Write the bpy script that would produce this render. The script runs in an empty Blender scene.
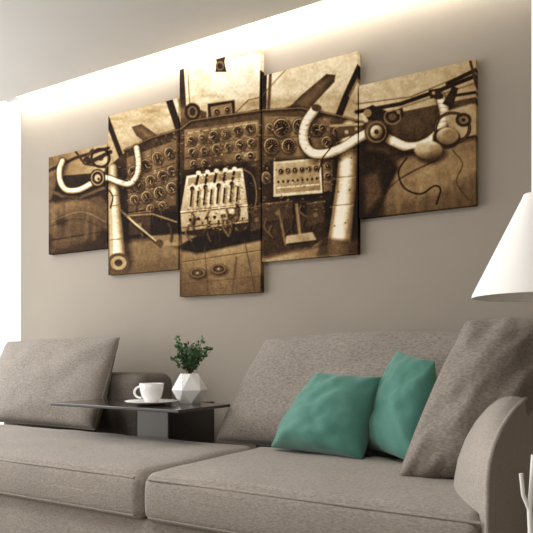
import bpy, bmesh, math, random
import numpy as np
from mathutils import Vector, noise as mnoise
random.seed(4); rng=np.random.default_rng(4)
sc=bpy.context.scene
sc.view_settings.view_transform='Standard'
D=2.8
# ------------------------------------------------------------------ helpers
def lin(h):
    h=h.lstrip('#'); o=[]
    for i in (0,2,4):
        c=int(h[i:i+2],16)/255
        o.append(c/12.92 if c<=.04045 else ((c+.055)/1.055)**2.4)
    return (*o,1)
def new_mat(name,col,rough=.7,noise_scale=None,var=.06,bump=0,spec=.3,weave=None,metal=0,sheen=0,wamp=.2):
    m=bpy.data.materials.new(name); m.use_nodes=True
    nt=m.node_tree; b=nt.nodes['Principled BSDF']
    b.inputs['Roughness'].default_value=rough
    b.inputs['Metallic'].default_value=metal
    b.inputs['Specular IOR Level'].default_value=spec
    if sheen: b.inputs['Sheen Weight'].default_value=sheen
    c=lin(col) if isinstance(col,str) else col
    tc=nt.nodes.new('ShaderNodeTexCoord')
    n=nt.nodes.new('ShaderNodeTexNoise'); n.inputs['Scale'].default_value=noise_scale or 8
    n.inputs['Detail'].default_value=6
    nt.links.new(tc.outputs['Object'],n.inputs['Vector'])
    r=nt.nodes.new('ShaderNodeValToRGB')
    r.color_ramp.elements[0].position=.3; r.color_ramp.elements[1].position=.7
    r.color_ramp.elements[0].color=(*[x*(1-var) for x in c[:3]],1)
    r.color_ramp.elements[1].color=(*[min(1,x*(1+var)) for x in c[:3]],1)
    nt.links.new(n.outputs['Fac'],r.inputs['Fac'])
    out=r.outputs['Color']
    if weave:
        n2=nt.nodes.new('ShaderNodeTexNoise'); n2.inputs['Scale'].default_value=weave; n2.inputs['Detail'].default_value=2
        mp=nt.nodes.new('ShaderNodeMapping'); mp.inputs['Scale'].default_value=(.6,1,1.3)
        nt.links.new(tc.outputs['Object'],mp.inputs['Vector']); nt.links.new(mp.outputs['Vector'],n2.inputs['Vector'])
        mr=nt.nodes.new('ShaderNodeMapRange'); mr.inputs[1].default_value=.3; mr.inputs[2].default_value=.7
        mr.inputs[3].default_value=1-wamp; mr.inputs[4].default_value=1+wamp
        nt.links.new(n2.outputs['Fac'],mr.inputs[0])
        mx=nt.nodes.new('ShaderNodeVectorMath'); mx.operation='SCALE'
        nt.links.new(out,mx.inputs[0]); nt.links.new(mr.outputs[0],mx.inputs['Scale'])
        out=mx.outputs[0]; hb=n2.outputs['Fac']
    else: hb=n.outputs['Fac']
    nt.links.new(out,b.inputs['Base Color'])
    if bump:
        bp=nt.nodes.new('ShaderNodeBump'); bp.inputs['Strength'].default_value=bump; bp.inputs['Distance'].default_value=.002
        nt.links.new(hb,bp.inputs['Height']); nt.links.new(bp.outputs['Normal'],b.inputs['Normal'])
    return m
def add(name,me,mat=None,parent=None,smooth=True):
    o=bpy.data.objects.new(name,me); sc.collection.objects.link(o)
    if mat: me.materials.append(mat)
    if parent: o.parent=parent
    if smooth:
        me.polygons.foreach_set('use_smooth',[True]*len(me.polygons))
    return o
def mesh(name,v,f,mat=None,parent=None,smooth=True):
    me=bpy.data.meshes.new(name); me.from_pydata([tuple(p) for p in v],[],f); me.update()
    bm=bmesh.new(); bm.from_mesh(me); bmesh.ops.recalc_face_normals(bm,faces=bm.faces); bm.to_mesh(me); bm.free()
    return add(name,me,mat,parent,smooth)
def empty(name,loc=(0,0,0)):
    e=bpy.data.objects.new(name,None); sc.collection.objects.link(e); e.empty_display_size=.1
    return e
def box(name,x0,x1,y0,y1,z0,z1,mat,parent=None,bev=0):
    bm=bmesh.new(); bmesh.ops.create_cube(bm,size=1)
    for v in bm.verts:
        v.co=Vector(((x0+x1)/2+v.co.x*(x1-x0),(y0+y1)/2+v.co.y*(y1-y0),(z0+z1)/2+v.co.z*(z1-z0)))
    if bev: bmesh.ops.bevel(bm,geom=bm.edges[:],offset=bev,segments=3,affect='EDGES',profile=.5)
    me=bpy.data.meshes.new(name); bm.to_mesh(me); bm.free()
    return add(name,me,mat,parent,False)
def soft_box(name,x0,x1,y0,y1,z0,z1,r,mat,parent=None,crown=0,fcrown=0,wr=0):
    bm=bmesh.new(); bmesh.ops.create_cube(bm,size=2)
    bmesh.ops.subdivide_edges(bm,edges=bm.edges[:],cuts=39,use_grid_fill=True)
    H=[(x1-x0)/2,(y1-y0)/2,(z1-z0)/2]; C=[(x0+x1)/2,(y0+y1)/2,(z0+z1)/2]
    for v in bm.verts:
        c=v.co.copy(); inner=Vector(); diff=Vector()
        for i in range(3):
            a=abs(c[i]); s=1 if c[i]>=0 else -1; k=.7; hi=H[i]-r
            if a<=k: inner[i]=s*hi*a/k; diff[i]=0
            else: inner[i]=s*hi; diff[i]=s*(a-k)/(1-k)
        p=inner+(diff.normalized()*r if diff.length>0 else Vector())
        if c.z>0: p.z+=crown*max(0,1-c.x**2)**.5*max(0,1-c.y**2)**.5*c.z
        if c.y<0: p.y-=fcrown*max(0,1-c.x**8)*max(0,1-c.z**2)
        if wr:
            q=Vector((p.x+C[0],p.y+C[1],p.z+C[2]))
            p+=Vector((0,0,1))*wr*mnoise.noise(q*5)*(1 if c.z>0 else 0)
        v.co=p+Vector(C)
    me=bpy.data.meshes.new(name); bm.to_mesh(me); bm.free()
    return add(name,me,mat,parent)
def tube(name,pts,rad,mat,parent=None,cyclic=False,res=3):
    cu=bpy.data.curves.new(name,'CURVE'); cu.dimensions='3D'; cu.bevel_depth=rad; cu.bevel_resolution=res
    sp=cu.splines.new('POLY'); sp.points.add(len(pts)-1)
    for i,p in enumerate(pts): sp.points[i].co=(*p,1)
    sp.use_cyclic_u=cyclic; cu.use_fill_caps=True
    o=bpy.data.objects.new(name,cu); sc.collection.objects.link(o); cu.materials.append(mat)
    dg=bpy.context.evaluated_depsgraph_get(); me=bpy.data.meshes.new_from_object(o.evaluated_get(dg))
    bpy.data.objects.remove(o); me.name=name
    o=bpy.data.objects.new(name,me); sc.collection.objects.link(o)
    me.polygons.foreach_set('use_smooth',[True]*len(me.polygons))
    if parent: o.parent=parent
    return o
def pillow(name,BL,BR,TR,TL,t,mat,parent=None,pinch=.06,exp=.5,sag=.25,wr=.012,seed=0,pipe=None,arch=0):
    """corners given as (x, y, z)"""
    n=36; BL,BR,TR,TL=map(Vector,(BL,BR,TR,TL))
    N=((BR-BL).cross(TL-BL)).normalized()
    if N.y>0: N=-N
    up=((TL+TR)/2-(BL+BR)/2).normalized()
    vs=[];fs=[];idx={}
    def pos(u,v):
        pu=u*(1-pinch*(1-v*v)); pv=v*(1-pinch*(1-u*u))
        a=(pu+1)/2;b=(pv+1)/2
        P=BL*(1-a)*(1-b)+BR*a*(1-b)+TR*a*b+TL*(1-a)*b
        if v>0: P=P+up*arch*(1-u*u)*v
        return P
    for s in (1,-1):
        for i in range(n+1):
            for j in range(n+1):
                u=-math.cos(math.pi*i/n); v=-math.cos(math.pi*j/n)
                e=i in(0,n) or j in(0,n)
                if e and s==-1: idx[(s,i,j)]=idx[(1,i,j)]; continue
                w=max(0,(1-u*u))*max(0,(1-v*v))
                h=t/2*w**exp*(1-sag*v)
                P=pos(u,v)
                q=Vector((u*2.3+seed*3.1,v*2.3,s*2+seed))
                f=(mnoise.noise(q)*1.0+mnoise.noise(q*2.3)*.5)
                cr=max(0,abs(u)+abs(v)-.9)
                f+=.8*math.sin(9*(abs(u)-abs(v))+seed)*cr
                P=P+N*s*(h+ (wr*f*(w**.3) if not e else 0))
                idx[(s,i,j)]=len(vs); vs.append(P)
        for i in range(n):
            for j in range(n):
                fs.append((idx[(s,i,j)],idx[(s,i+1,j)],idx[(s,i+1,j+1)],idx[(s,i,j+1)]))
    o=mesh(name,vs,fs,mat,parent)
    if pipe:
        ring=[(i,0) for i in range(n)]+[(n,j) for j in range(n)]+[(n-i,n) for i in range(n)]+[(0,n-j) for j in range(n)]
        tube('piping',[vs[idx[(1,i,j)]] for i,j in ring],pipe,mat,o if not parent else parent,cyclic=True)
    return o
def revolve(name,prof,cx,cy,mat,parent=None,seg=48,smooth=True,rot=0):
    vs=[];fs=[]
    for r,z in prof:
        for k in range(seg):
            a=2*math.pi*k/seg+rot; vs.append((cx+r*math.cos(a),cy+r*math.sin(a),z))
    for i in range(len(prof)-1):
        for k in range(seg):
            k2=(k+1)%seg; fs.append((i*seg+k,i*seg+k2,(i+1)*seg+k2,(i+1)*seg+k))
    return mesh(name,vs,fs,mat,parent,smooth)
# ------------------------------------------------------------------ materials
M_wall=new_mat('wall_paint','#a39a8e',.9,3,.02,.02,.1)
M_ceil=new_mat('ceiling_paint','#c6c3be',.95,3,.015,0,.1)
M_white=new_mat('white_trim','#eeeeec',.5,5,.01)
M_floor=new_mat('floor_boards','#a89f94',.4,3,.1,.05)
M_sofa=new_mat('sofa_linen','#978f87',.95,4,.05,.7,.1,weave=160,sheen=.1,wamp=.2)
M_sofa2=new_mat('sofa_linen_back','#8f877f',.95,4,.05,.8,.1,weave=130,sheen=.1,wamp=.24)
M_arm=new_mat('sofa_linen_arm','#a39b93',.95,4,.04,.6,.1,weave=180,sheen=.1,wamp=.17)
M_dark=new_mat('sofa_frame_fabric','#6a635c',.95,4,.05,.4,.1,weave=150)
M_grey=new_mat('pillow_linen_grey','#877f77',.95,4,.05,.8,.1,weave=130,sheen=.1,wamp=.24)
M_teal=new_mat('pillow_teal_satin','#467e71',.6,6,.08,.15,.3,weave=200,sheen=.3,wamp=.07)
M_tab=new_mat('table_dark_lacquer','#35302d',.12,6,.05,0,.6)
M_tabf=new_mat('table_base_reflection','#8b8680',.3,6,.04,0,.5)  # grey of the reflection painted on the dark table base
M_cer=new_mat('white_ceramic','#f1f0ee',.2,6,.01,0,.5)
M_shade=new_mat('lamp_shade_enamel','#f6f4f0',.6,6,.01,0,.3)
M_leaf=new_mat('leaf_green','#4a6b48',.6,30,.35,0,.3)
M_stem=new_mat('stem_brown','#5a4a38',.8,20,.1)
M_soil=new_mat('soil','#3a2d22',.95,60,.3,.5)
M_leg=new_mat('sofa_leg_wood','#2b2420',.5,10,.1)
# ------------------------------------------------------------------ room shell
XL=-3.587; XR=2.2; YF=-4.6; ZT=2.66; ZC=2.42
box('floor',XL,XR,YF,0,-.05,0,M_floor)
box('wall_back',XL,XR,0,.12,-.05,ZT,M_wall)
box('wall_front',XL-.12,XR,YF-.12,YF,-.05,ZT,M_wall)
box('wall_right',XR,XR+.12,YF-.12,.12,-.05,ZT,M_wall)
box('ceiling',XL-.12,XR,YF,-.12,ZC,ZC+.05,M_ceil)
box('ceiling_cove_top',XL-.12,XR,YF,.12,ZT,ZT+.06,M_ceil)
box('wall_left_header',XL-.12,XL,YF,0,ZC+.05,ZT,M_ceil)
box('wall_left_end',XL-.12,XL,YF,-3.9,0,ZC,M_wall)
win=empty('window_1')
for i,y in enumerate((-1.3,-2.6,-3.87)):
    box('mullion_%d'%i,XL-.09,XL-.04,y-.03,y+.03,0,ZC,M_white,win)
box('sill',XL-.10,XL-.02,-3.9,0,0,.06,M_white,win)
box('baseboard_back',XL,XR,-.012,0,0,.08,M_white)
ml=bpy.data.materials.new('led_warm_white'); ml.use_nodes=True
nt=ml.node_tree; nt.nodes.clear(); e=nt.nodes.new('ShaderNodeEmission'); oo=nt.nodes.new('ShaderNodeOutputMaterial')
e.inputs['Color'].default_value=(1,.94,.84,1); e.inputs['Strength'].default_value=38
nt.links.new(e.outputs[0],oo.inputs[0])
box('cove_led_strip',XL+.02,XR,-.119,-.112,ZC+.005,ZC+.045,ml)
# ------------------------------------------------------------------ artwork (printed sepia cockpit) painted into mesh colours
S=4; X0,Y0,X1,Y1=40,36,488,306
Wc,Hc=(X1-X0)*S,(Y1-Y0)*S
C=np.full((Hc,Wc),.1)
yy,xx=np.mgrid[0:Hc,0:Wc]; GX=xx/S+X0; GY=yy/S+Y0
def blend(sdf_fn,bb,val,a=1,soft=.6):
    x0,y0,x1,y1=bb; pd=2+soft
    i0=max(0,int((y0-pd-Y0)*S));i1=min(Hc,int((y1+pd-Y0)*S)+1);j0=max(0,int((x0-pd-X0)*S));j1=min(Wc,int((x1+pd-X0)*S)+1)
    if i1<=i0 or j1<=j0: return
    gx=GX[i0:i1,j0:j1]; gy=GY[i0:i1,j0:j1]
    d=sdf_fn(gx,gy); m=np.clip(.5-d/soft,0,1)*a
    v=val(gx,gy,d) if callable(val) else val
    C[i0:i1,j0:j1]=C[i0:i1,j0:j1]*(1-m)+v*m
def poly(pts,val,a=1,soft=.7):
    P=np.array(pts,float)
    def f(gx,gy):
        ins=np.zeros(gx.shape,bool); dm=np.full(gx.shape,1e9)
        for k in range(len(P)):
            x1,y1=P[k];x2,y2=P[(k+1)%len(P)]
            c=((y1>gy)!=(y2>gy)); 
            with np.errstate(divide='ignore',invalid='ignore'):
                xi=(x2-x1)*(gy-y1)/((y2-y1) if y2!=y1 else 1e-9)+x1
            ins^=c&(gx<xi)
            dx,dy=x2-x1,y2-y1; t=np.clip(((gx-x1)*dx+(gy-y1)*dy)/(dx*dx+dy*dy+1e-9),0,1)
            dm=np.minimum(dm,np.hypot(gx-x1-t*dx,gy-y1-t*dy))
        return np.where(ins,-dm,dm)
    blend(f,(P[:,0].min(),P[:,1].min(),P[:,0].max(),P[:,1].max()),val,a,soft)
def ell(cx,cy,rx,ry,val,a=1,soft=.7):
    blend(lambda gx,gy:(np.hypot((gx-cx)/rx,(gy-cy)/ry)-1)*min(rx,ry),(cx-rx,cy-ry,cx+rx,cy+ry),val,a,soft)
def ring(cx,cy,rx,ry,w,val,a=1):
    blend(lambda gx,gy:abs((np.hypot((gx-cx)/rx,(gy-cy)/ry)-1)*min(rx,ry))-w/2,(cx-rx-w,cy-ry-w,cx+rx+w,cy+ry+w),val,a)
def pline(pts,w,val,a=1,soft=.7,tubev=None,side=0):
    """side: directional shading across the stroke (light from the left/top)"""
    P=np.array(pts,float)
    ws=w if hasattr(w,'__len__') else [w]*len(P)
    st={}
    def f(gx,gy):
        dm=np.full(gx.shape,1e9); sg=np.zeros(gx.shape)
        for k in range(len(P)-1):
            x1,y1=P[k];x2,y2=P[k+1];dx,dy=x2-x1,y2-y1; L=math.hypot(dx,dy)+1e-9
            t=np.clip(((gx-x1)*dx+(gy-y1)*dy)/(L*L),0,1)
            ox=gx-x1-t*dx; oy=gy-y1-t*dy; hw=(ws[k]*(1-t)+ws[k+1]*t)/2
            d=np.hypot(ox,oy)-hw
            m=d<dm; dm=np.where(m,d,dm); sg=np.where(m,(ox*.6+oy*.8)/hw,sg)
        st['sg']=sg
        return dm
    m=max(ws)
    if tubev is not None:
        hw=m/2
        v=lambda gx,gy,d:(val-(val-tubev)*np.clip(1+d/hw,0,1)**2)*(1-side*np.clip(st['sg'],-.4,1))
    else: v=val
    blend(f,(P[:,0].min()-m,P[:,1].min()-m,P[:,0].max()+m,P[:,1].max()+m),v,a,soft)
def spl(pts,n=10):
    P=[np.array(p,float) for p in pts]; P=[2*P[0]-P[1]]+P+[2*P[-1]-P[-2]]; o=[]
    for k in range(1,len(P)-2):
        for t in np.linspace(0,1,n,endpoint=False):
            o.append(.5*((2*P[k])+(-P[k-1]+P[k+1])*t+(2*P[k-1]-5*P[k]+4*P[k+1]-P[k+2])*t*t+(-P[k-1]+3*P[k]-3*P[k+1]+P[k+2])*t**3))
    o.append(P[-2]); return o
def off(pts,dx,dy): return [(p[0]+dx,p[1]+dy) for p in pts]
def gauge(cx,cy,r,ry=None,needle=None):
    ry=ry or r*1.1
    ell(cx+.6,cy+.9,r*1.35,ry*1.35,.04,.6,1.8)
    ell(cx,cy,r*1.25,ry*1.25,.18); 
    blend(lambda gx,gy:abs((np.hypot((gx-cx)/(r*1.06),(gy-cy)/(ry*1.06))-1)*r)-.35,(cx-r-2,cy-ry-2,cx+r+2,cy+ry+2),
          lambda gx,gy,d:.50-.42*((gx-cx)+(gy-cy))/(2*r),.85)
    ell(cx,cy,r*.9,ry*.9,lambda gx,gy,d:.05+.14*np.clip(((gy-cy)-(gx-cx))/r*.5,0,1))
    if r>3.2:
        for k in range(11):
            an=2.2+k*.5; pline([(cx+math.cos(an)*r*.6,cy+math.sin(an)*ry*.6),(cx+math.cos(an)*r*.8,cy+math.sin(an)*ry*.8)],.4,.75,.85,.4)
    an=needle if needle is not None else random.uniform(0,6.28)
    pline([(cx-math.cos(an)*r*.15,cy-math.sin(an)*ry*.15),(cx+math.cos(an)*r*.6,cy+math.sin(an)*ry*.6)],.55,.85)
poly([(40,36),(488,36),(488,150),(358,130),(300,125),(220,125),(130,160),(40,200)],
     lambda gx,gy,d:.78-.0012*(gy-50)+.07*np.exp(-((gx-225)/60)**2)-.10*np.clip((gx-330)/150,0,1)-.22*np.clip((120-gx)/60,0,1))
# distant land and haze through the windscreen
for (a,b,c,d_) in ((108,152,180,126),(262,104,358,98),(180,112,262,104)):
    poly([(a,b-6),(c,d_-6),(c,d_+26),(a,b+26)],.52,.7,8)
for k in range(40):
    x=random.uniform(100,350); y=random.uniform(92,112)+max(0,(180-x)*.35); ell(x,y,random.uniform(4,14),random.uniform(1,3),random.choice([.45,.55,.68]),.4,3)
# ---- far left panel
poly([(40,178),(60,176),(108,172),(108,262),(40,262)],.1)
poly([(40,200),(62,205),(100,196),(108,205),(108,230),(60,226),(40,240)],.22,1,3)
poly([(48,205),(75,199),(103,207),(98,240),(52,252)],lambda gx,gy,d:.42-.004*(gy-205)-.003*(gx-50),.9,6)
poly([(56,214),(92,208),(96,232),(60,240)],.18,.6,6)
poly([(40,160),(52,156),(57,180),(50,200),(40,200)],.36,.8,3)
pline([(40,175),(75,158),(108,148)],3,.12,1,1.2); pline([(74,150),(84,164),(108,168)],2.2,.16)
pline([(48,190),(62,196),(80,197),(108,186)],3,.3,1,1.4)
pline(spl([(50,222),(80,212),(106,222)]),1,.5,.6); pline(spl([(50,226),(78,219),(106,230)]),.8,.08,.7); pline([(52,240),(100,232)],1.5,.06,.7)
ell(60,222,6,4,.1,.7,3)
for k in range(9):
    x=52+k*6; pline([(x,202+random.uniform(0,6)),(x+random.uniform(-3,3),236+random.uniform(-8,8))],random.uniform(1,3),random.choice([.05,.3,.42]),.3,3)
# ---- windscreen posts
pline([(104,112),(122,160)],5,.1,1,1); pline([(168,98),(182,140)],7,.1,1,1); pline([(176,95),(186,125)],2,.45,.8)
pline([(263,72),(262,118)],7,.1); pline([(270,72),(268,112)],3,.25,1,1); pline([(262,95),(285,70)],1.5,.3,.6)
pline([(336,122),(346,96),(360,66)],7,.08,1,1); pline([(349,96),(362,70)],2.5,.4,1,1.2)
pline([(356,112),(400,104),(440,90),(480,74)],4,.08,1,1); pline([(400,108),(478,82)],2,.4,.8); pline([(356,104),(410,97),(470,72)],1.2,.25,.8)
# propeller blades + nacelle
poly([(131,127),(141,124),(158,136),(168,148),(150,146),(136,136)],.24,1,1); poly([(133,128),(141,127),(158,141),(150,142)],.40,.6,4)
poly([(284,112),(300,96),(326,74),(335,75),(334,82),(316,101),(306,113)],.18,1,1); poly([(292,108),(318,83),(331,77),(318,94),(303,110)],.36,.7,5)
ell(296,113,14,8,.15,1,3); ell(155,150,12,6,.18,1,3)
# ---- centre post / compass etc.
pline([(180,60),(184,130)],6,.14,1,1); pline([(187,64),(190,120)],1.2,.35,.8)
pline([(180,66),(220,58),(262,50)],2,.5,.6); pline([(180,68),(220,60),(262,52)],.7,.3,.6)
poly([(214,52),(226,50),(224,62),(226,72),(215,72),(216,62)],.1); ell(219.5,66,4.5,5,.28); ell(219.5,66,2.4,2.8,.06); pline([(219,46),(220,54)],2,.15)
poly([(180,104),(206,112),(206,126),(180,130)],.2,1,1); poly([(180,108),(200,114),(200,120),(180,118)],.4,.6,2)
poly([(207,104),(234,100),(235,118),(208,121)],.1,1,1); poly([(210,107),(231,103),(232,114),(211,117)],.42)
gauge(216,111.6,2.4,2.6); gauge(226.5,109.8,2.4,2.6)
pline([(236,112),(248,100),(261,97)],1.2,.25,.8); pline([(238,116),(256,110)],2,.2,.7)
ell(192,112,8,9,.1,1,1.2); ell(192,112,5,6,.34); ell(192,112,3,4,.12)
# ---- dash body
dash=[(104,170),(125,152),(150,140),(180,131),(190,123),(220,118),(262,112),(300,110),(335,117),(362,124),(380,116),(420,108),(480,96),(480,140),(430,150),(385,188),(362,200),(320,205),(262,212),(180,214),(120,222),(108,210)]
poly(dash,lambda gx,gy,d:.2-.0012*(gy-120),1,1)
pline([(125,151),(150,139),(180,130),(190,122),(220,117),(262,111),(300,109),(335,116),(362,123)],3.8,.1,.9,2)
pline([(125,150),(150,138),(180,129),(190,121),(220,116),(262,110),(300,108),(335,115),(362,122)],.9,.6,.6)
g1=lambda gx,gy,d:.37-.0028*(gy-125)+.06*np.sin(gx*.11)
poly([(184,130),(258,120),(258,160),(184,170)],g1,1,1); poly([(264,116),(330,118),(328,158),(264,162)],g1,1,1); poly([(126,158),(176,140),(176,205),(128,212)],lambda gx,gy,d:.37-.0022*(gy-145),1,1)
for a,b in (((184,147),(258,137)),((184,159),(258,150)),((219,126),(219,165)),((264,137),(330,137)),((308,118),(307,159)),((126,179),(176,163)),((126,194),(176,182)),((151,150),(152,210))):
    pline([a,b],.7,.1,.8); pline([(a[0],a[1]+.8),(b[0],b[1]+.8)],.4,.5,.4)
for (x,y,r) in [(133,172,4.5),(145,165,4.5),(157,158,4.8),(169,153,4.5),(138,186,4.8),(150,181,4.5),(162,176,4.6),(171,171,4),(134,200,4),(146,197,4.5),(159,193,5),(171,188,4.5),(150,209,3.5),(162,206,3.5),
                (191,141,4),(202,138,3.4),(213,136,4.2),(225,134,3.6),(237,131,4.2),(249,129,4.5),(192,153,4.2),(204,151,3.4),(216,149,4),(228,147,3.5),(240,145,4.5),(251,143,3.8),(193,164,3),(204,163,2.6),(238,158,3.2),(250,156,3.2),
                (281,128,7.5),(299,126,6),(271,146,6.5),(288,146,6),(304,143,5.2),(316,130,5),(326,142,4.2),(322,128,3),(269,128,3.5),(337,132,4),(339,146,3.6)]:
    gauge(x,y,r)
for k in range(9):
    x=187+k*8; pline([(x,133-k*1.2),(x+5,132.4-k*1.2)],1,.7,.7)
# radio / switch boxes
poly([(270,160),(324,156),(328,200),(270,202)],.03,.7,5)
poly([(262,166),(272,163),(273,196),(262,198)],.1)
poly([(273,162),(320,158),(322,193),(273,197)],.72); poly([(275,164),(318,160),(320,190),(275,194)],lambda gx,gy,d:.62-.003*(gx-275)-.003*(gy-160))
for k in range(6):
    gauge(280+k*7,171-k*.6,2.2,2.3)
for k in range(9): ell(278+k*4.8,182-k*.4,1.1,1.3,.06); pline([(277+k*4.8,188-k*.4),(280+k*4.8,187.6-k*.4)],1.2,.85)
ell(265.5,178,5,6.5,.5); gauge(265.5,178,3.8,5)
poly([(322,160),(332,159),(332,190),(323,192)],.34); gauge(327,166,2.6); gauge(327,176,2.6)
# ---- dark under dash and floor
poly([(108,214),(180,212),(262,205),(362,200),(385,188),(362,262),(262,300),(180,300),(108,280)],.04,1,3)
poly([(108,245),(150,238),(180,248),(180,300),(108,282)],lambda gx,gy,d:.40-.004*(gy-240),.9,7)
poly([(180,252),(262,238),(262,300),(180,300)],lambda gx,gy,d:.52-.004*(gy-240)-.0022*abs(gx-222),.95,5); poly([(180,238),(196,246),(262,232),(262,240),(196,254),(180,248)],.05,1,3)
poly([(262,258),(300,246),(358,240),(358,262),(262,272)],lambda gx,gy,d:.58-.002*(gx-262),.85,9)
poly([(262,225),(300,215),(335,222),(330,244),(262,258)],.13,.9,6)
pline([(182,262),(261,250)],1,.18,.8); pline([(182,263.2),(261,251.2)],.5,.6,.5); pline([(204,246),(208,298)],1,.2,.7); pline([(244,240),(256,298)],1.2,.16,.7); pline([(182,284),(261,276)],1.2,.2,.6)
for cx,cy in ((197,273),(218,269)):
    ell(cx+1,cy+1.5,9,6,.08,.7,3); ell(cx,cy,7.5,4.6,.14,1,1); ring(cx,cy,6.6,4,.8,.42,.8); ell(cx,cy,3.8,2.3,.22); ell(cx,cy,1.4,.9,.55)
pline([(236,258),(232,292)],2,.2,.8,2)
# ---- pedestal
poly([(178,182),(194,168),(244,162),(254,172),(256,232),(240,240),(184,246),(176,226)],.02,.75,8)
poly([(183,180),(196,170),(240,164),(247,170),(249,226),(240,232),(186,238),(180,225)],.08)
poly([(186,176),(242,168),(247,205),(180,212)],lambda gx,gy,d:.84-.005*(gy-170)-.0025*abs(gx-212)+.02*np.sin(gx*.5),1,1); poly([(180,212),(247,205),(248,222),(181,232)],lambda gx,gy,d:.70-.010*(gy-205),1,1)
poly([(188,178),(240,171),(241,178),(187,186)],.46,1,1)
for k in range(8):
    x=190+k*6.6; pline([(x+1.6,207-k*.7),(x+3,191-k*.8)],2.2,.25,.6,2); pline([(x,206-k*.7),(x+1.5,190-k*.8)],1.6,.06); ell(x+1.7,189-k*.8,2.2,2.7,.9 if k%2 else .08); ell(x+2.2,190-k*.8,1.2,1.4,.4,.6,1.2)
for k in range(7): pline([(188+k*8,211-k*.8),(193+k*8,210.4-k*.8)],2,.1); ell(190+k*8,220-k*.9,1.6,1.8,.06); ell(194+k*8,224-k*.9,1,1.1,.12)
for k in range(5): pline([(196+k*9,184-k),(198+k*9,174-k)],2.4,.06); ell(198+k*9,173-k,2.6,2.2,.78)
pline([(180,212),(247,205)],.8,.95); pline([(180,213.4),(247,206.4)],.8,.15); pline([(182,228),(248,220)],1,.08,.9)
pline(spl([(240,168),(252,176),(256,196),(252,216)]),1.2,.4,.8)
poly([(150,236),(176,234),(196,236),(178,246),(156,246)],.42,.9,2)
for k in range(34):
    x=random.uniform(120,335); y=random.uniform(204,228); l=random.uniform(8,22)
    pts=spl([(x,y),(x+random.uniform(-4,4),y+l*.5),(x+random.uniform(-6,6),y+l)],6); w_=random.uniform(.7,2.2); v_=random.uniform(.14,.36)
    pline(off(pts,1,1),w_+.8,.02,.7,1.6); pline(pts,w_,v_,.7,1)
for (a,b,c,d_) in ((128,214,150,236),(306,204,324,226),(262,204,292,222),(250,208,262,232)):
    poly([(a,b),(c,b-3),(c,d_-4),(a,d_)],.18,.8,1.4); pline([(a,b),(c,b-3)],.8,.45,.7); ell((a+c)/2,(b+d_)/2,2.2,2.2,.36,.8)
pline([(114,206),(137,227),(160,246)],[4,3.6,3],.02,.7,2)
pline([(112,203),(135,224),(158,243)],[3,2.6,2],.7,1,.7,.3); ell(159,243,4,3.4,.2)
pline([(124,216),(152,214),(176,222)],1.6,.42)
pline([(296,205),(300,240)],4,.42,1,.7,.15); poly([(286,236),(312,232),(316,240),(284,244)],.52,1,1); pline([(284,245),(316,241)],1.4,.06); pline([(278,210),(285,245)],2,.3); pline([(312,248),(330,236)],3,.3)
# ---- left control column and yoke
pline([(116,170),(119,215),(123,262)],[10,14,18],.03,.6,6)
pline([(112,168),(114,215),(117,262)],[9,13,17],.84,1,.9,.3,.45)
pline([(109,172),(111,214),(112,262)],1.2,.4,.5,1.2); pline([(117,176),(120,214),(123,250)],1.8,.3,.5,2)
for yk in (196,206,240): pline([(110,yk),(120,yk-1)],1.2,.25,.7)
ell(118,263,11,10,.2,1,1.2); ell(118,263,8,7,.5); ell(118,263,4,3.6,.15)
yl=spl([(62,161),(59,170),(60,182),(66,190),(78,190),(90,184),(97,180),(107,178),(118,182),(128,184),(136,176),(138,162),(136,148)])
pline(off(yl,1.5,3),8,.03,.6,5); pline(yl,6.8,.1,1,1.2); pline(yl,5.6,.92,1,.9,.5,.4)
ell(97,178,8,9,.1,1,1); ring(97,178,6,7,1.2,.5); ell(97,178,3,3.6,.62); ell(98,179,1.2,1.4,.1)
ring(100,158,9,9,2.4,.1); ell(100,158,3,3,.2); pline([(88,163),(110,152)],4,.12); pline([(92,150),(84,160)],3,.2); ell(87,160,4,3,.13)
pline(spl([(104,186),(112,196),(110,208)]),1.4,.1)
for k in range(7): pline([(134.2,150+k*4),(139.7,149.5+k*4)],.7,.4,.6)
# ---- right control column and yoke
pline([(356,132),(354,180),(346,250)],[19,22,26],.03,.6,8); pline([(338,132),(334,180),(326,250)],[8,9,10],.03,.5,8)
pline([(349,128),(346,180),(338,250)],[17,20,24],.90,1,.9,.22,.5)
pline([(340,136),(337,190),(329,244)],1.4,.35,.6,1.6); pline([(355,150),(352,200),(346,246)],3,.3,.4,4)
poly([(336,128),(360,122),(364,132),(338,140)],.22,1,1); pline([(330,126),(362,124)],2.4,.55); ell(346,132,2,2,.6); ell(356,129,1.6,1.6,.5)
for yk in (150,178,206): pline([(336-(yk-150)*.12,yk),(358-(yk-150)*.1,yk-2)],1.2,.25,.7); pline([(336-(yk-150)*.12,yk+1.4),(358-(yk-150)*.1,yk-.6)],.6,.85,.5)
for q in ((340,160),(351,158),(338,192),(349,190),(334,226),(345,223)): ell(q[0],q[1],.9,.9,.2,.9)
poly([(322,238),(350,240),(352,256),(316,256)],.16,.8,4)
yr=spl([(314,110),(305,124),(303,140),(310,152),(324,154),(342,148),(358,138),(374,132),(390,140),(408,147),(426,143),(440,130),(444,114),(440,97)])
pline(off(yr,2,4),12,.03,.6,6); pline(yr,[10.6]*len(yr),.1,1,1.4); pline(yr,9.4,.98,1,.9,.5,.42)
for k,(a,b) in enumerate(((309,114),(306,119),(304,124),(303,129),(302,134),(302,139),(304,144))): pline([(a-4,b),(a+4,b+1.4)],.8,.4,.6)
for k in range(8): pline([(438,99+k*4.6),(447.5,98+k*4.6)],.8,.4,.6)
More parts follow.
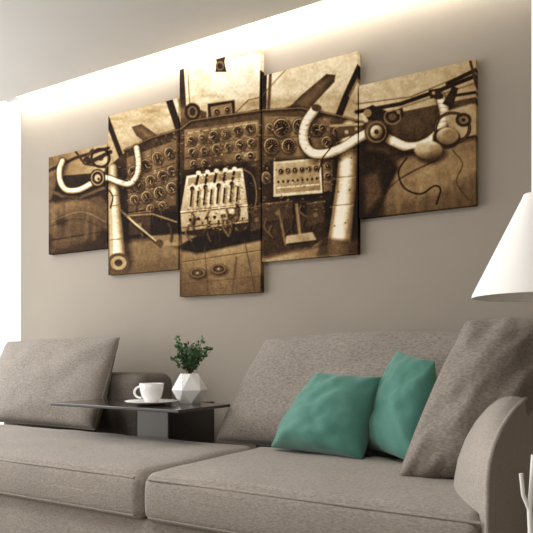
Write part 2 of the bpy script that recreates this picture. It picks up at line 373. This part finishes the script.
ell(316,108,5,3.6,.2); ell(438,96,5.4,3.6,.16); poly([(428,90),(440,88),(441,97),(430,99)],.14); ell(433,93,1.6,1.6,.6)
ell(378,134,13,13.5,.03,.7,5); ell(376,132,12,12.5,lambda gx,gy,d:.14-.008*(gx-376)-.006*(gy-132),1,1); ring(376,132,9.5,10,1.4,.42,.8); ell(376,132,6,6.5,lambda gx,gy,d:.55-.04*(gx-376)-.04*(gy-132),1,1); ell(376,132,2.4,2.6,.14)
poly([(362,110),(372,105),(388,112),(402,108),(404,116),(392,124),(380,120),(368,121)],.08,1,1); ring(392,117,8,7,1.4,.45,.7); ell(392,117,4,3.4,.26); ell(367,113,4,4,.45); ell(398,112,2,2,.5)
pline([(330,148),(322,158),(318,172)],1.3,.12)
# ---- right side: headset, side window, seat
poly([(384,190),(400,160),(430,150),(480,138),(480,215),(384,218)],lambda gx,gy,d:.42-.003*(gy-160),1,6)
poly([(400,178),(440,158),(480,150),(480,172),(440,190),(405,200)],.54,.75,12)
poly([(362,150),(384,152),(398,168),(388,190),(376,215),(362,215)],.05,1,4); poly([(362,178),(378,170),(382,196),(366,214)],.22,.8,6)
pline([(388,156),(420,148),(480,134)],2.5,.08,.9,1.2); pline(spl([(386,190),(404,176),(436,160)]),1.6,.1,.8,1.2)
for k in range(16):
    x=395+k*5.3; pline(spl([(x,176+random.uniform(-8,8)),(x+random.uniform(-5,5),190),(x+random.uniform(-8,8),212)]),random.uniform(1.6,4),random.choice([.15,.2,.55]),.25,4)
poly([(444,112),(470,104),(480,104),(480,134),(452,140)],.68,.9,2)
ring(452,128,17,15,3,.1); ring(452,128,17,15,1,.45,.6); ell(446,138,14,11,.12,1,1.5); ell(447,136,11,8.5,lambda gx,gy,d:.82-.03*(gy-128),1,1.4); ell(450,134,7,5,.42,.8,3); ell(430,153,16,11,.08,.7,4); ell(428,150,14,9,lambda gx,gy,d:.92-.035*(gy-142)-.01*(gx-420),1,1.6); ell(424,148,9,5,.66,.7,3)
ell(463,120,8,7,.14,1,1.2); ell(463,120,5,4,.42); ell(463,120,2,1.6,.1)
pline(spl([(406,158),(398,172),(404,188),(420,194),(434,186),(440,190),(436,204)]),1.7,.04)
pline(spl([(452,150),(462,164),(456,182),(468,200)]),1.1,.08,.7)
poly([(442,104),(452,86),(458,88),(452,108)],.12); pline([(447,84),(475,70)],4,.1); pline([(470,62),(476,86)],3,.2); pline([(452,96),(478,92)],3,.12)
for k in range(620):
    x=random.uniform(118,332); y0=142-(x-118)*.16; y=random.uniform(max(y0,118),212 if x>250 or x<180 else 170)
    v=random.choice([.04,.06,.45,.6,.75])
    if random.random()<.5: ell(x,y,random.uniform(.4,1.1),random.uniform(.4,1.0),v,.5)
    else:
        w_=random.uniform(.8,3); pline([(x,y),(x+w_,y-w_*.12)],random.uniform(.5,.9),v,.5,.5)
for k in range(240):
    x=random.uniform(186,246); y=random.uniform(172,230); ell(x,y,random.uniform(.4,1.4),random.uniform(.3,1.0),random.choice([.06,.1,.3,.85,.9]),.5)
def vnoise(sc_):
    h,w=int(Hc/sc_)+3,int(Wc/sc_)+3; g=rng.random((h,w)); ys=yy/sc_; xs=xx/sc_
    i=ys.astype(int); j=xs.astype(int); fy=ys-i; fx=xs-j; fy=fy*fy*(3-2*fy); fx=fx*fx*(3-2*fx)
    return (g[i,j]*(1-fx)+g[i,j+1]*fx)*(1-fy)+(g[i+1,j]*(1-fx)+g[i+1,j+1]*fx)*fy-.5
def blur(A,r):
    for ax in (0,1):
        for _ in range(2):
            P=np.concatenate([np.repeat(A.take([0],ax),r+1,ax),A,np.repeat(A.take([-1],ax),r,ax)],ax)
            cs=np.cumsum(P,ax); n_=A.shape[ax]
            A=(cs.take(range(2*r+1,2*r+1+n_),ax)-cs.take(range(0,n_),ax))/(2*r+1)
    return A
C=blur(C,1)
B=blur(C,40); C=C+.22*(C-B)
C=C*(1+.16*vnoise(90)+.14*vnoise(28)+.16*vnoise(9))+.07*vnoise(5)+.05*vnoise(18)+.05*vnoise(3)
vx=(GX-250)/250; C*=np.clip(1.08-.32*np.abs(vx)**2.4,0,1.2)
C=np.clip(C,0,1)
ramp_x=[0,.12,.3,.5,.7,.85,1]
cols=np.array([lin(c)[:3] for c in ('#170e08','#352415','#6b5135','#a18358','#cdb68c','#e8d7b4','#f8efdb')])
M_print=bpy.data.materials.new('canvas_sepia_print'); M_print.use_nodes=True
nt=M_print.node_tree; b=nt.nodes['Principled BSDF']; b.inputs['Roughness'].default_value=.75; b.inputs['Specular IOR Level'].default_value=.1
vc=nt.nodes.new('ShaderNodeVertexColor'); vc.layer_name='print'
nt.links.new(vc.outputs[0],b.inputs['Base Color'])
nz=nt.nodes.new('ShaderNodeTexNoise'); nz.inputs['Scale'].default_value=500; bp=nt.nodes.new('ShaderNodeBump'); bp.inputs['Strength'].default_value=.15; bp.inputs['Distance'].default_value=.001
nt.links.new(nz.outputs[0],bp.inputs['Height']); nt.links.new(bp.outputs[0],b.inputs['Normal'])
TA=math.tan(math.radians(31.3)); CA=math.cos(math.radians(31.3)); SA=math.sin(math.radians(31.3))
DF=D-.034
def print_colour(X,Z):
    """artwork plane (X,Z) -> sketch sheet coordinates (the sheet was drawn in perspective, rectified here)"""
    T=X/DF; u=(T+TA)/(1-TA*T); px=266+650*u
    k=DF*(CA-SA*T)/650; py=354-(Z-.8)/k
    fx=np.clip((px-X0)*S,0,Wc-1.01); fy=np.clip((py-Y0)*S,0,Hc-1.01)
    i=fy.astype(int); j=fx.astype(int); a=fx-j; c=fy-i
    v=(C[i,j]*(1-a)+C[i,j+1]*a)*(1-c)+(C[i+1,j]*(1-a)+C[i+1,j+1]*a)*c
    return np.stack([np.interp(v,ramp_x,cols[:,k]) for k in range(3)]+[np.ones_like(v)],-1)
heights=[.607,.929,1.230,.929,.607]; TH=.03
edges=[-3.280,-2.768,-2.237,-1.713,-1.189,-.658]
for k,hh in enumerate(heights):
    xa=edges[k]+.004; xb=edges[k+1]-.004; za=1.725-hh/2; zb=1.725+hh/2
    nx=220; nz_=int(hh/.0026)
    xs=np.linspace(xa,xb,nx); zs=np.linspace(za,zb,nz_)
    XX,ZZ=np.meshgrid(xs,zs); n=XX.size
    co=np.stack([XX.ravel(),np.full(n,-TH-.004),ZZ.ravel()],-1)
    col=print_colour(XX.ravel(),ZZ.ravel())
    I=np.arange(n).reshape(nz_,nx)
    F=np.stack([I[:-1,:-1].ravel(),I[:-1,1:].ravel(),I[1:,1:].ravel(),I[1:,:-1].ravel()],-1)
    per=np.concatenate([I[0,:],I[1:,-1],I[-1,-2::-1],I[-2:0:-1,0]])
    pc=co[per].copy(); m=len(per)
    s1=pc.copy(); s2=pc.copy(); s2[:,1]=-.0005
    colS=col[per]
    co=np.concatenate([co,s1,s2]); col=np.concatenate([col,colS,colS])
    a=n+np.arange(m); an=n+(np.arange(m)+1)%m
    F2=np.stack([a,a+m,an+m,an],-1)
    F=np.concatenate([F,F2])
    me=bpy.data.meshes.new('canvas_print'); me.from_pydata(co.tolist(),[],F.tolist()); me.update()
    at=me.color_attributes.new('print','FLOAT_COLOR','POINT'); at.data.foreach_set('color',col.astype(np.float32).ravel())
    add('canvas_print',me,M_print,None,False)
# ------------------------------------------------------------------ sofa
sofa=empty('sofa')
SX0,SX1=-3.3,-.36
box('base',SX0,SX1,-1.215,-.10,.09,.268,M_sofa,sofa,bev=.012)
for x in (-3.2,-1.8,-.45):
    for y in (-1.12,-.18):
        revolve('leg',[(0,0),(.022,0),(.026,.091),(0,.091)],x,y,M_leg,sofa,16)
soft_box('seat_cushion_left',SX0,-1.412,-1.25,-.55,.268,.42,.035,M_sofa,sofa,crown=.012,fcrown=.008,wr=.008)
soft_box('seat_cushion_right',-1.408,SX1,-1.25,-.55,.268,.42,.035,M_sofa,sofa,crown=.012,fcrown=.008,wr=.008)
for nm,a,b_ in (('piping_l',SX0+.03,-1.44),('piping_r',-1.38,SX1-.0)):
    tube(nm,[(a,-1.246,.405),(b_,-1.246,.405)],.004,M_sofa,sofa); tube(nm+'b',[(a,-1.246,.285),(b_,-1.246,.285)],.004,M_sofa,sofa)
soft_box('back_frame_left',SX0,-2.2,-.37,-.10,.268,.70,.06,M_dark,sofa)
soft_box('back_frame_right',-1.58,-.40,-.34,-.10,.268,.74,.06,M_dark,sofa)
pillow('back_cushion_left',(-3.3,-.52,.43),(-2.37,-.52,.43),(-2.41,-.31,.885),(-3.3,-.31,.87),.22,M_sofa2,sofa,pinch=.01,exp=.38,sag=.2,wr=.014,seed=1,pipe=.004,arch=.0)
pillow('back_cushion_right',(-1.67,-.47,.42),(-.46,-.47,.42),(-.50,-.27,.872),(-1.54,-.27,.86),.22,M_sofa2,sofa,pinch=-.012,exp=.36,sag=.2,wr=.014,seed=2,pipe=.004,arch=.02)
O=[(1.55,.42),(1.552,.50),(1.565,.54),(1.61,.575),(1.695,.61),(1.79,.633),(1.89,.651),(2.04,.668),(2.19,.68),(2.45,.688),(2.70,.69)]
Ii=[(-.50,1.82,.40),(-.502,1.85,.45),(-.503,1.887,.495),(-.50,1.93,.535),(-.495,1.985,.57),(-.485,2.04,.60),(-.475,2.10,.62),(-.46,2.2,.64),(-.45,2.3,.655),(-.44,2.5,.665),(-.43,2.70,.67)]
vs=[];fs=[];NS=9
OX=-.345
for k in range(len(O)):
    o=Vector((OX,-(D-O[k][0]),O[k][1])); i=Vector((Ii[k][0],-(D-Ii[k][1]),Ii[k][2]))
    vs.append((OX,o.y,.09))
    vs.append((OX,o.y,(.09+o.z)/2))
    for s in range(NS):
        t=s/(NS-1); p=o.lerp(i,t); bl=.035*math.sin(math.pi*t)**.8
        f=min(1,k/4); p+=Vector((0,-(1-f)*.8,.3+f*.7)).normalized()*bl
        vs.append(tuple(p))
    vs.append((i.x+.005,i.y+.02,.36))
W=NS+3
for k in range(len(O)-1):
    for s in range(W-1): fs.append((k*W+s,k*W+s+1,(k+1)*W+s+1,(k+1)*W+s))
fs.append(tuple(range(W)))
fs.append(tuple((len(O)-1)*W+s for s in range(W)))
arm=mesh('arm_right',vs,fs,M_arm,sofa)
es=arm.modifiers.new('s','EDGE_SPLIT'); es.split_angle=math.radians(50)
tube('arm_piping',[(OX,-(D-d),.09) for d in (1.55,)]+[(OX,-(D-d),z) for d,z in O],.006,M_arm,sofa)
# ------------------------------------------------------------------ pillows
def Pc(x,d,z): return (x,d-D,z)
pillow('throw_pillow',Pc(-1.285,2.15,.44),Pc(-.885,2.09,.435),Pc(-.875,2.24,.715),Pc(-1.14,2.25,.73),.21,M_teal,pinch=.04,seed=3,wr=.016,exp=.42)
pillow('throw_pillow',Pc(-.93,2.25,.45),Pc(-.675,2.06,.435),Pc(-.675,2.24,.775),Pc(-.85,2.34,.815),.17,M_teal,pinch=.04,seed=5,wr=.014,exp=.42)
pillow('throw_pillow',Pc(-.685,1.90,.425),Pc(-.42,1.98,.45),Pc(-.24,2.28,.895),Pc(-.55,2.16,.905),.24,M_grey,pinch=-.06,seed=8,wr=.022,pipe=.003)
# ------------------------------------------------------------------ side table on the sofa platform
tab=empty('side_table')
box('top',-2.36,-1.62,-.80,-.44,.567,.58,M_tab,tab,bev=.003)
box('base_body',-2.07,-1.88,-.545,-.20,.268,.567,M_tab,tab,bev=.003)
box('base_front_reflection',-2.065,-1.885,-.549,-.545,.29,.56,M_tabf,tab)  # lighter grey sheet: reflection on the glossy base front, put in as colour
cup=empty('coffee_cup'); cx,cy=-1.895,-.645; z0=.5805
revolve('saucer',[(0,z0),(.05,z0),(.065,z0+.004),(.113,z0+.014),(.115,z0+.017),(.065,z0+.009),(0,z0+.008)],cx,cy,M_cer,cup)
revolve('cup_body',[(0,z0+.009),(.028,z0+.009),(.030,z0+.015),(.043,z0+.035),(.050,z0+.062),(.053,z0+.092),(.050,z0+.092),(.047,z0+.062),(.040,z0+.038),(0,z0+.022)],cx,cy,M_cer,cup)
hd=Vector((-.85,-.5,0)).normalized()
tube('handle',[Vector((cx,cy,z0+.053))+hd*(.045+.030*math.sin(a))+Vector((0,0,.025*math.cos(a))) for a in np.linspace(0,math.pi,14)],.005,M_cer,cup)
pl=empty('potted_plant'); px_,py_=-1.80,-.50
vs=[];fs=[];n=6
rings=[(.052,z0,0),(.080,z0+.06,.5),(.045,z0+.132,0),(.040,z0+.132,0),(.036,z0+.112,0)]
for r,z,o in rings:
    for k in range(n):
        a=2*math.pi*(k+o)/n+.25; vs.append((px_+r*math.cos(a),py_+r*math.sin(a),z))
for k in range(n):
    k2=(k+1)%n
    fs+= [(k,k2,n+k),(k2,n+k2,n+k)]
    fs+= [(n+k,n+k2,2*n+k2),(n+k,2*n+k2,2*n+k)]
    for r in (2,3): fs.append((r*n+k,r*n+k2,(r+1)*n+k2,(r+1)*n+k))
fs.append(tuple(range(n)))
mesh('pot',vs,fs,M_cer,pl,False)
revolve('soil',[(0,z0+.118),(.038,z0+.116)],px_,py_,M_soil,pl,12)
lv=[];lf=[]
base=Vector((px_,py_,z0+.115))
def leaf(p,d,s):
    d=d.normalized(); sd=d.cross(Vector((random.uniform(-1,1),random.uniform(-1,1),random.uniform(-1,1)))).normalized(); nn=d.cross(sd)
    b0=len(lv)
    for a,w,h in ((0,0,0),(.3,.32,.06),(.65,.3,.08),(1,0,0),(.65,-.3,.08),(.3,-.32,.06)): lv.append(p+d*a*s+sd*w*s+nn*h*s)
    lf.append((b0,b0+1,b0+2,b0+3)); lf.append((b0,b0+3,b0+4,b0+5))
for k in range(30):
    a=k*2.4+random.uniform(-.3,.3); sp=random.uniform(.02,.098); hh=random.uniform(.09,.205)*(1-.25*(sp/.088)**2)
    tip=base+Vector((sp*math.cos(a),sp*math.sin(a),hh)); mid=base+Vector((sp*.25*math.cos(a),sp*.25*math.sin(a),hh*.55))
    pts=[base.lerp(mid,t).lerp(mid.lerp(tip,t),t) for t in np.linspace(0,1,9)]
    tube('stem',pts,.0012,M_stem,pl,res=1)
    for p in pts[3:]:
        for q in range(4):
            dd=Vector((random.uniform(-1,1),random.uniform(-1,1),random.uniform(-.4,1)))
            leaf(p+dd.normalized()*.006,dd,random.uniform(.014,.022))
mesh('leaves',lv,lf,M_leaf,pl,False)
# ------------------------------------------------------------------ pendant lamp
lamp=empty('pendant_lamp'); lx,ly=-.29,1.9-D
revolve('shade',[(.172,.955),(.170,.965),(.040,1.225),(.036,1.236),(.012,1.240),(.012,1.236),(.033,1.232),(.037,1.222),(.166,.965),(.168,.955),(.172,.955)],lx,ly,M_shade,lamp,64)
tube('rod',[(lx,ly,1.23),(lx,ly,ZC-.005)],.015,M_shade,lamp)
revolve('ceiling_rose',[(0,ZC-.03),(.05,ZC-.03),(.055,ZC-.0005),(0,ZC-.0005)],lx,ly,M_shade,lamp)
revolve('bulb',[(0,1.07),(.02,1.075),(.032,1.10),(.030,1.13),(.016,1.17),(.016,1.24),(0,1.24)],lx,ly,M_cer,lamp,24)
# ------------------------------------------------------------------ end table + coral
et=empty('end_table'); ex,ey=-.12,-1.52
revolve('top',[(0,.385),(.15,.385),(.152,.39),(.15,.40),(0,.40)],ex,ey,M_white,et)
revolve('leg',[(.016,.02),(.014,.385)],ex,ey,M_white,et,20); revolve('foot',[(0,0),(.12,0),(.12,.012),(.02,.022),(0,.022)],ex,ey,M_white,et)
cor=empty('white_coral_ornament'); b0=Vector((-.212,-1.50,.4005))
revolve('foot',[(0,.4005),(.03,.4005),(.028,.412),(.006,.42),(0,.42)],b0.x,b0.y,M_cer,cor,24)
R=Vector((.8545,.5195,0)) 
def br(pts,r): tube('branch',[b0+R*a+Vector((0,0,h)) for a,h in pts],r,M_cer,cor)
br([(0,.01),(.002,.06),(0,.11),(.004,.15),(.008,.21)],.005)
br([(0,.105),(-.012,.135),(-.016,.175)],.004)
br([(.004,.13),(.02,.155),(.026,.20)],.004)
br([(.0,.08),(.02,.10),(.034,.135)],.004)
# ------------------------------------------------------------------ light
w=bpy.data.worlds.new('World'); sc.world=w; w.use_nodes=True
w.node_tree.nodes['Background'].inputs[0].default_value=(.98,.99,1,1); w.node_tree.nodes['Background'].inputs[1].default_value=1.6
def area(name,loc,rot,sx,sy,pw_,col):
    l=bpy.data.lights.new(name,'AREA'); l.shape='RECTANGLE'; l.size=sx; l.size_y=sy; l.energy=pw_; l.color=col
    o=bpy.data.objects.new(name,l); sc.collection.objects.link(o); o.location=loc; o.rotation_euler=rot; return o
area('window_daylight',(XL-.3,-2.2,1.5),(0,math.radians(-90),0),2.0,3.2,75,(1,.99,.98))
area('ceiling_fill_light',(-1.2,-2.4,ZC-.02),(0,0,0),1.6,.5,32,(1,.97,.93))  # added fill under the ceiling, no visible fixture; lifts the canvases
# ------------------------------------------------------------------ camera
cam=bpy.data.cameras.new('Camera'); co_=bpy.data.objects.new('Camera',cam); sc.collection.objects.link(co_)
cam.lens=43.9; cam.sensor_width=36; cam.shift_y=.164; cam.shift_x=0; cam.clip_start=.02
co_.location=(0,-D,.8); co_.rotation_euler=(math.radians(90),0,math.radians(31.3))
sc.camera=co_
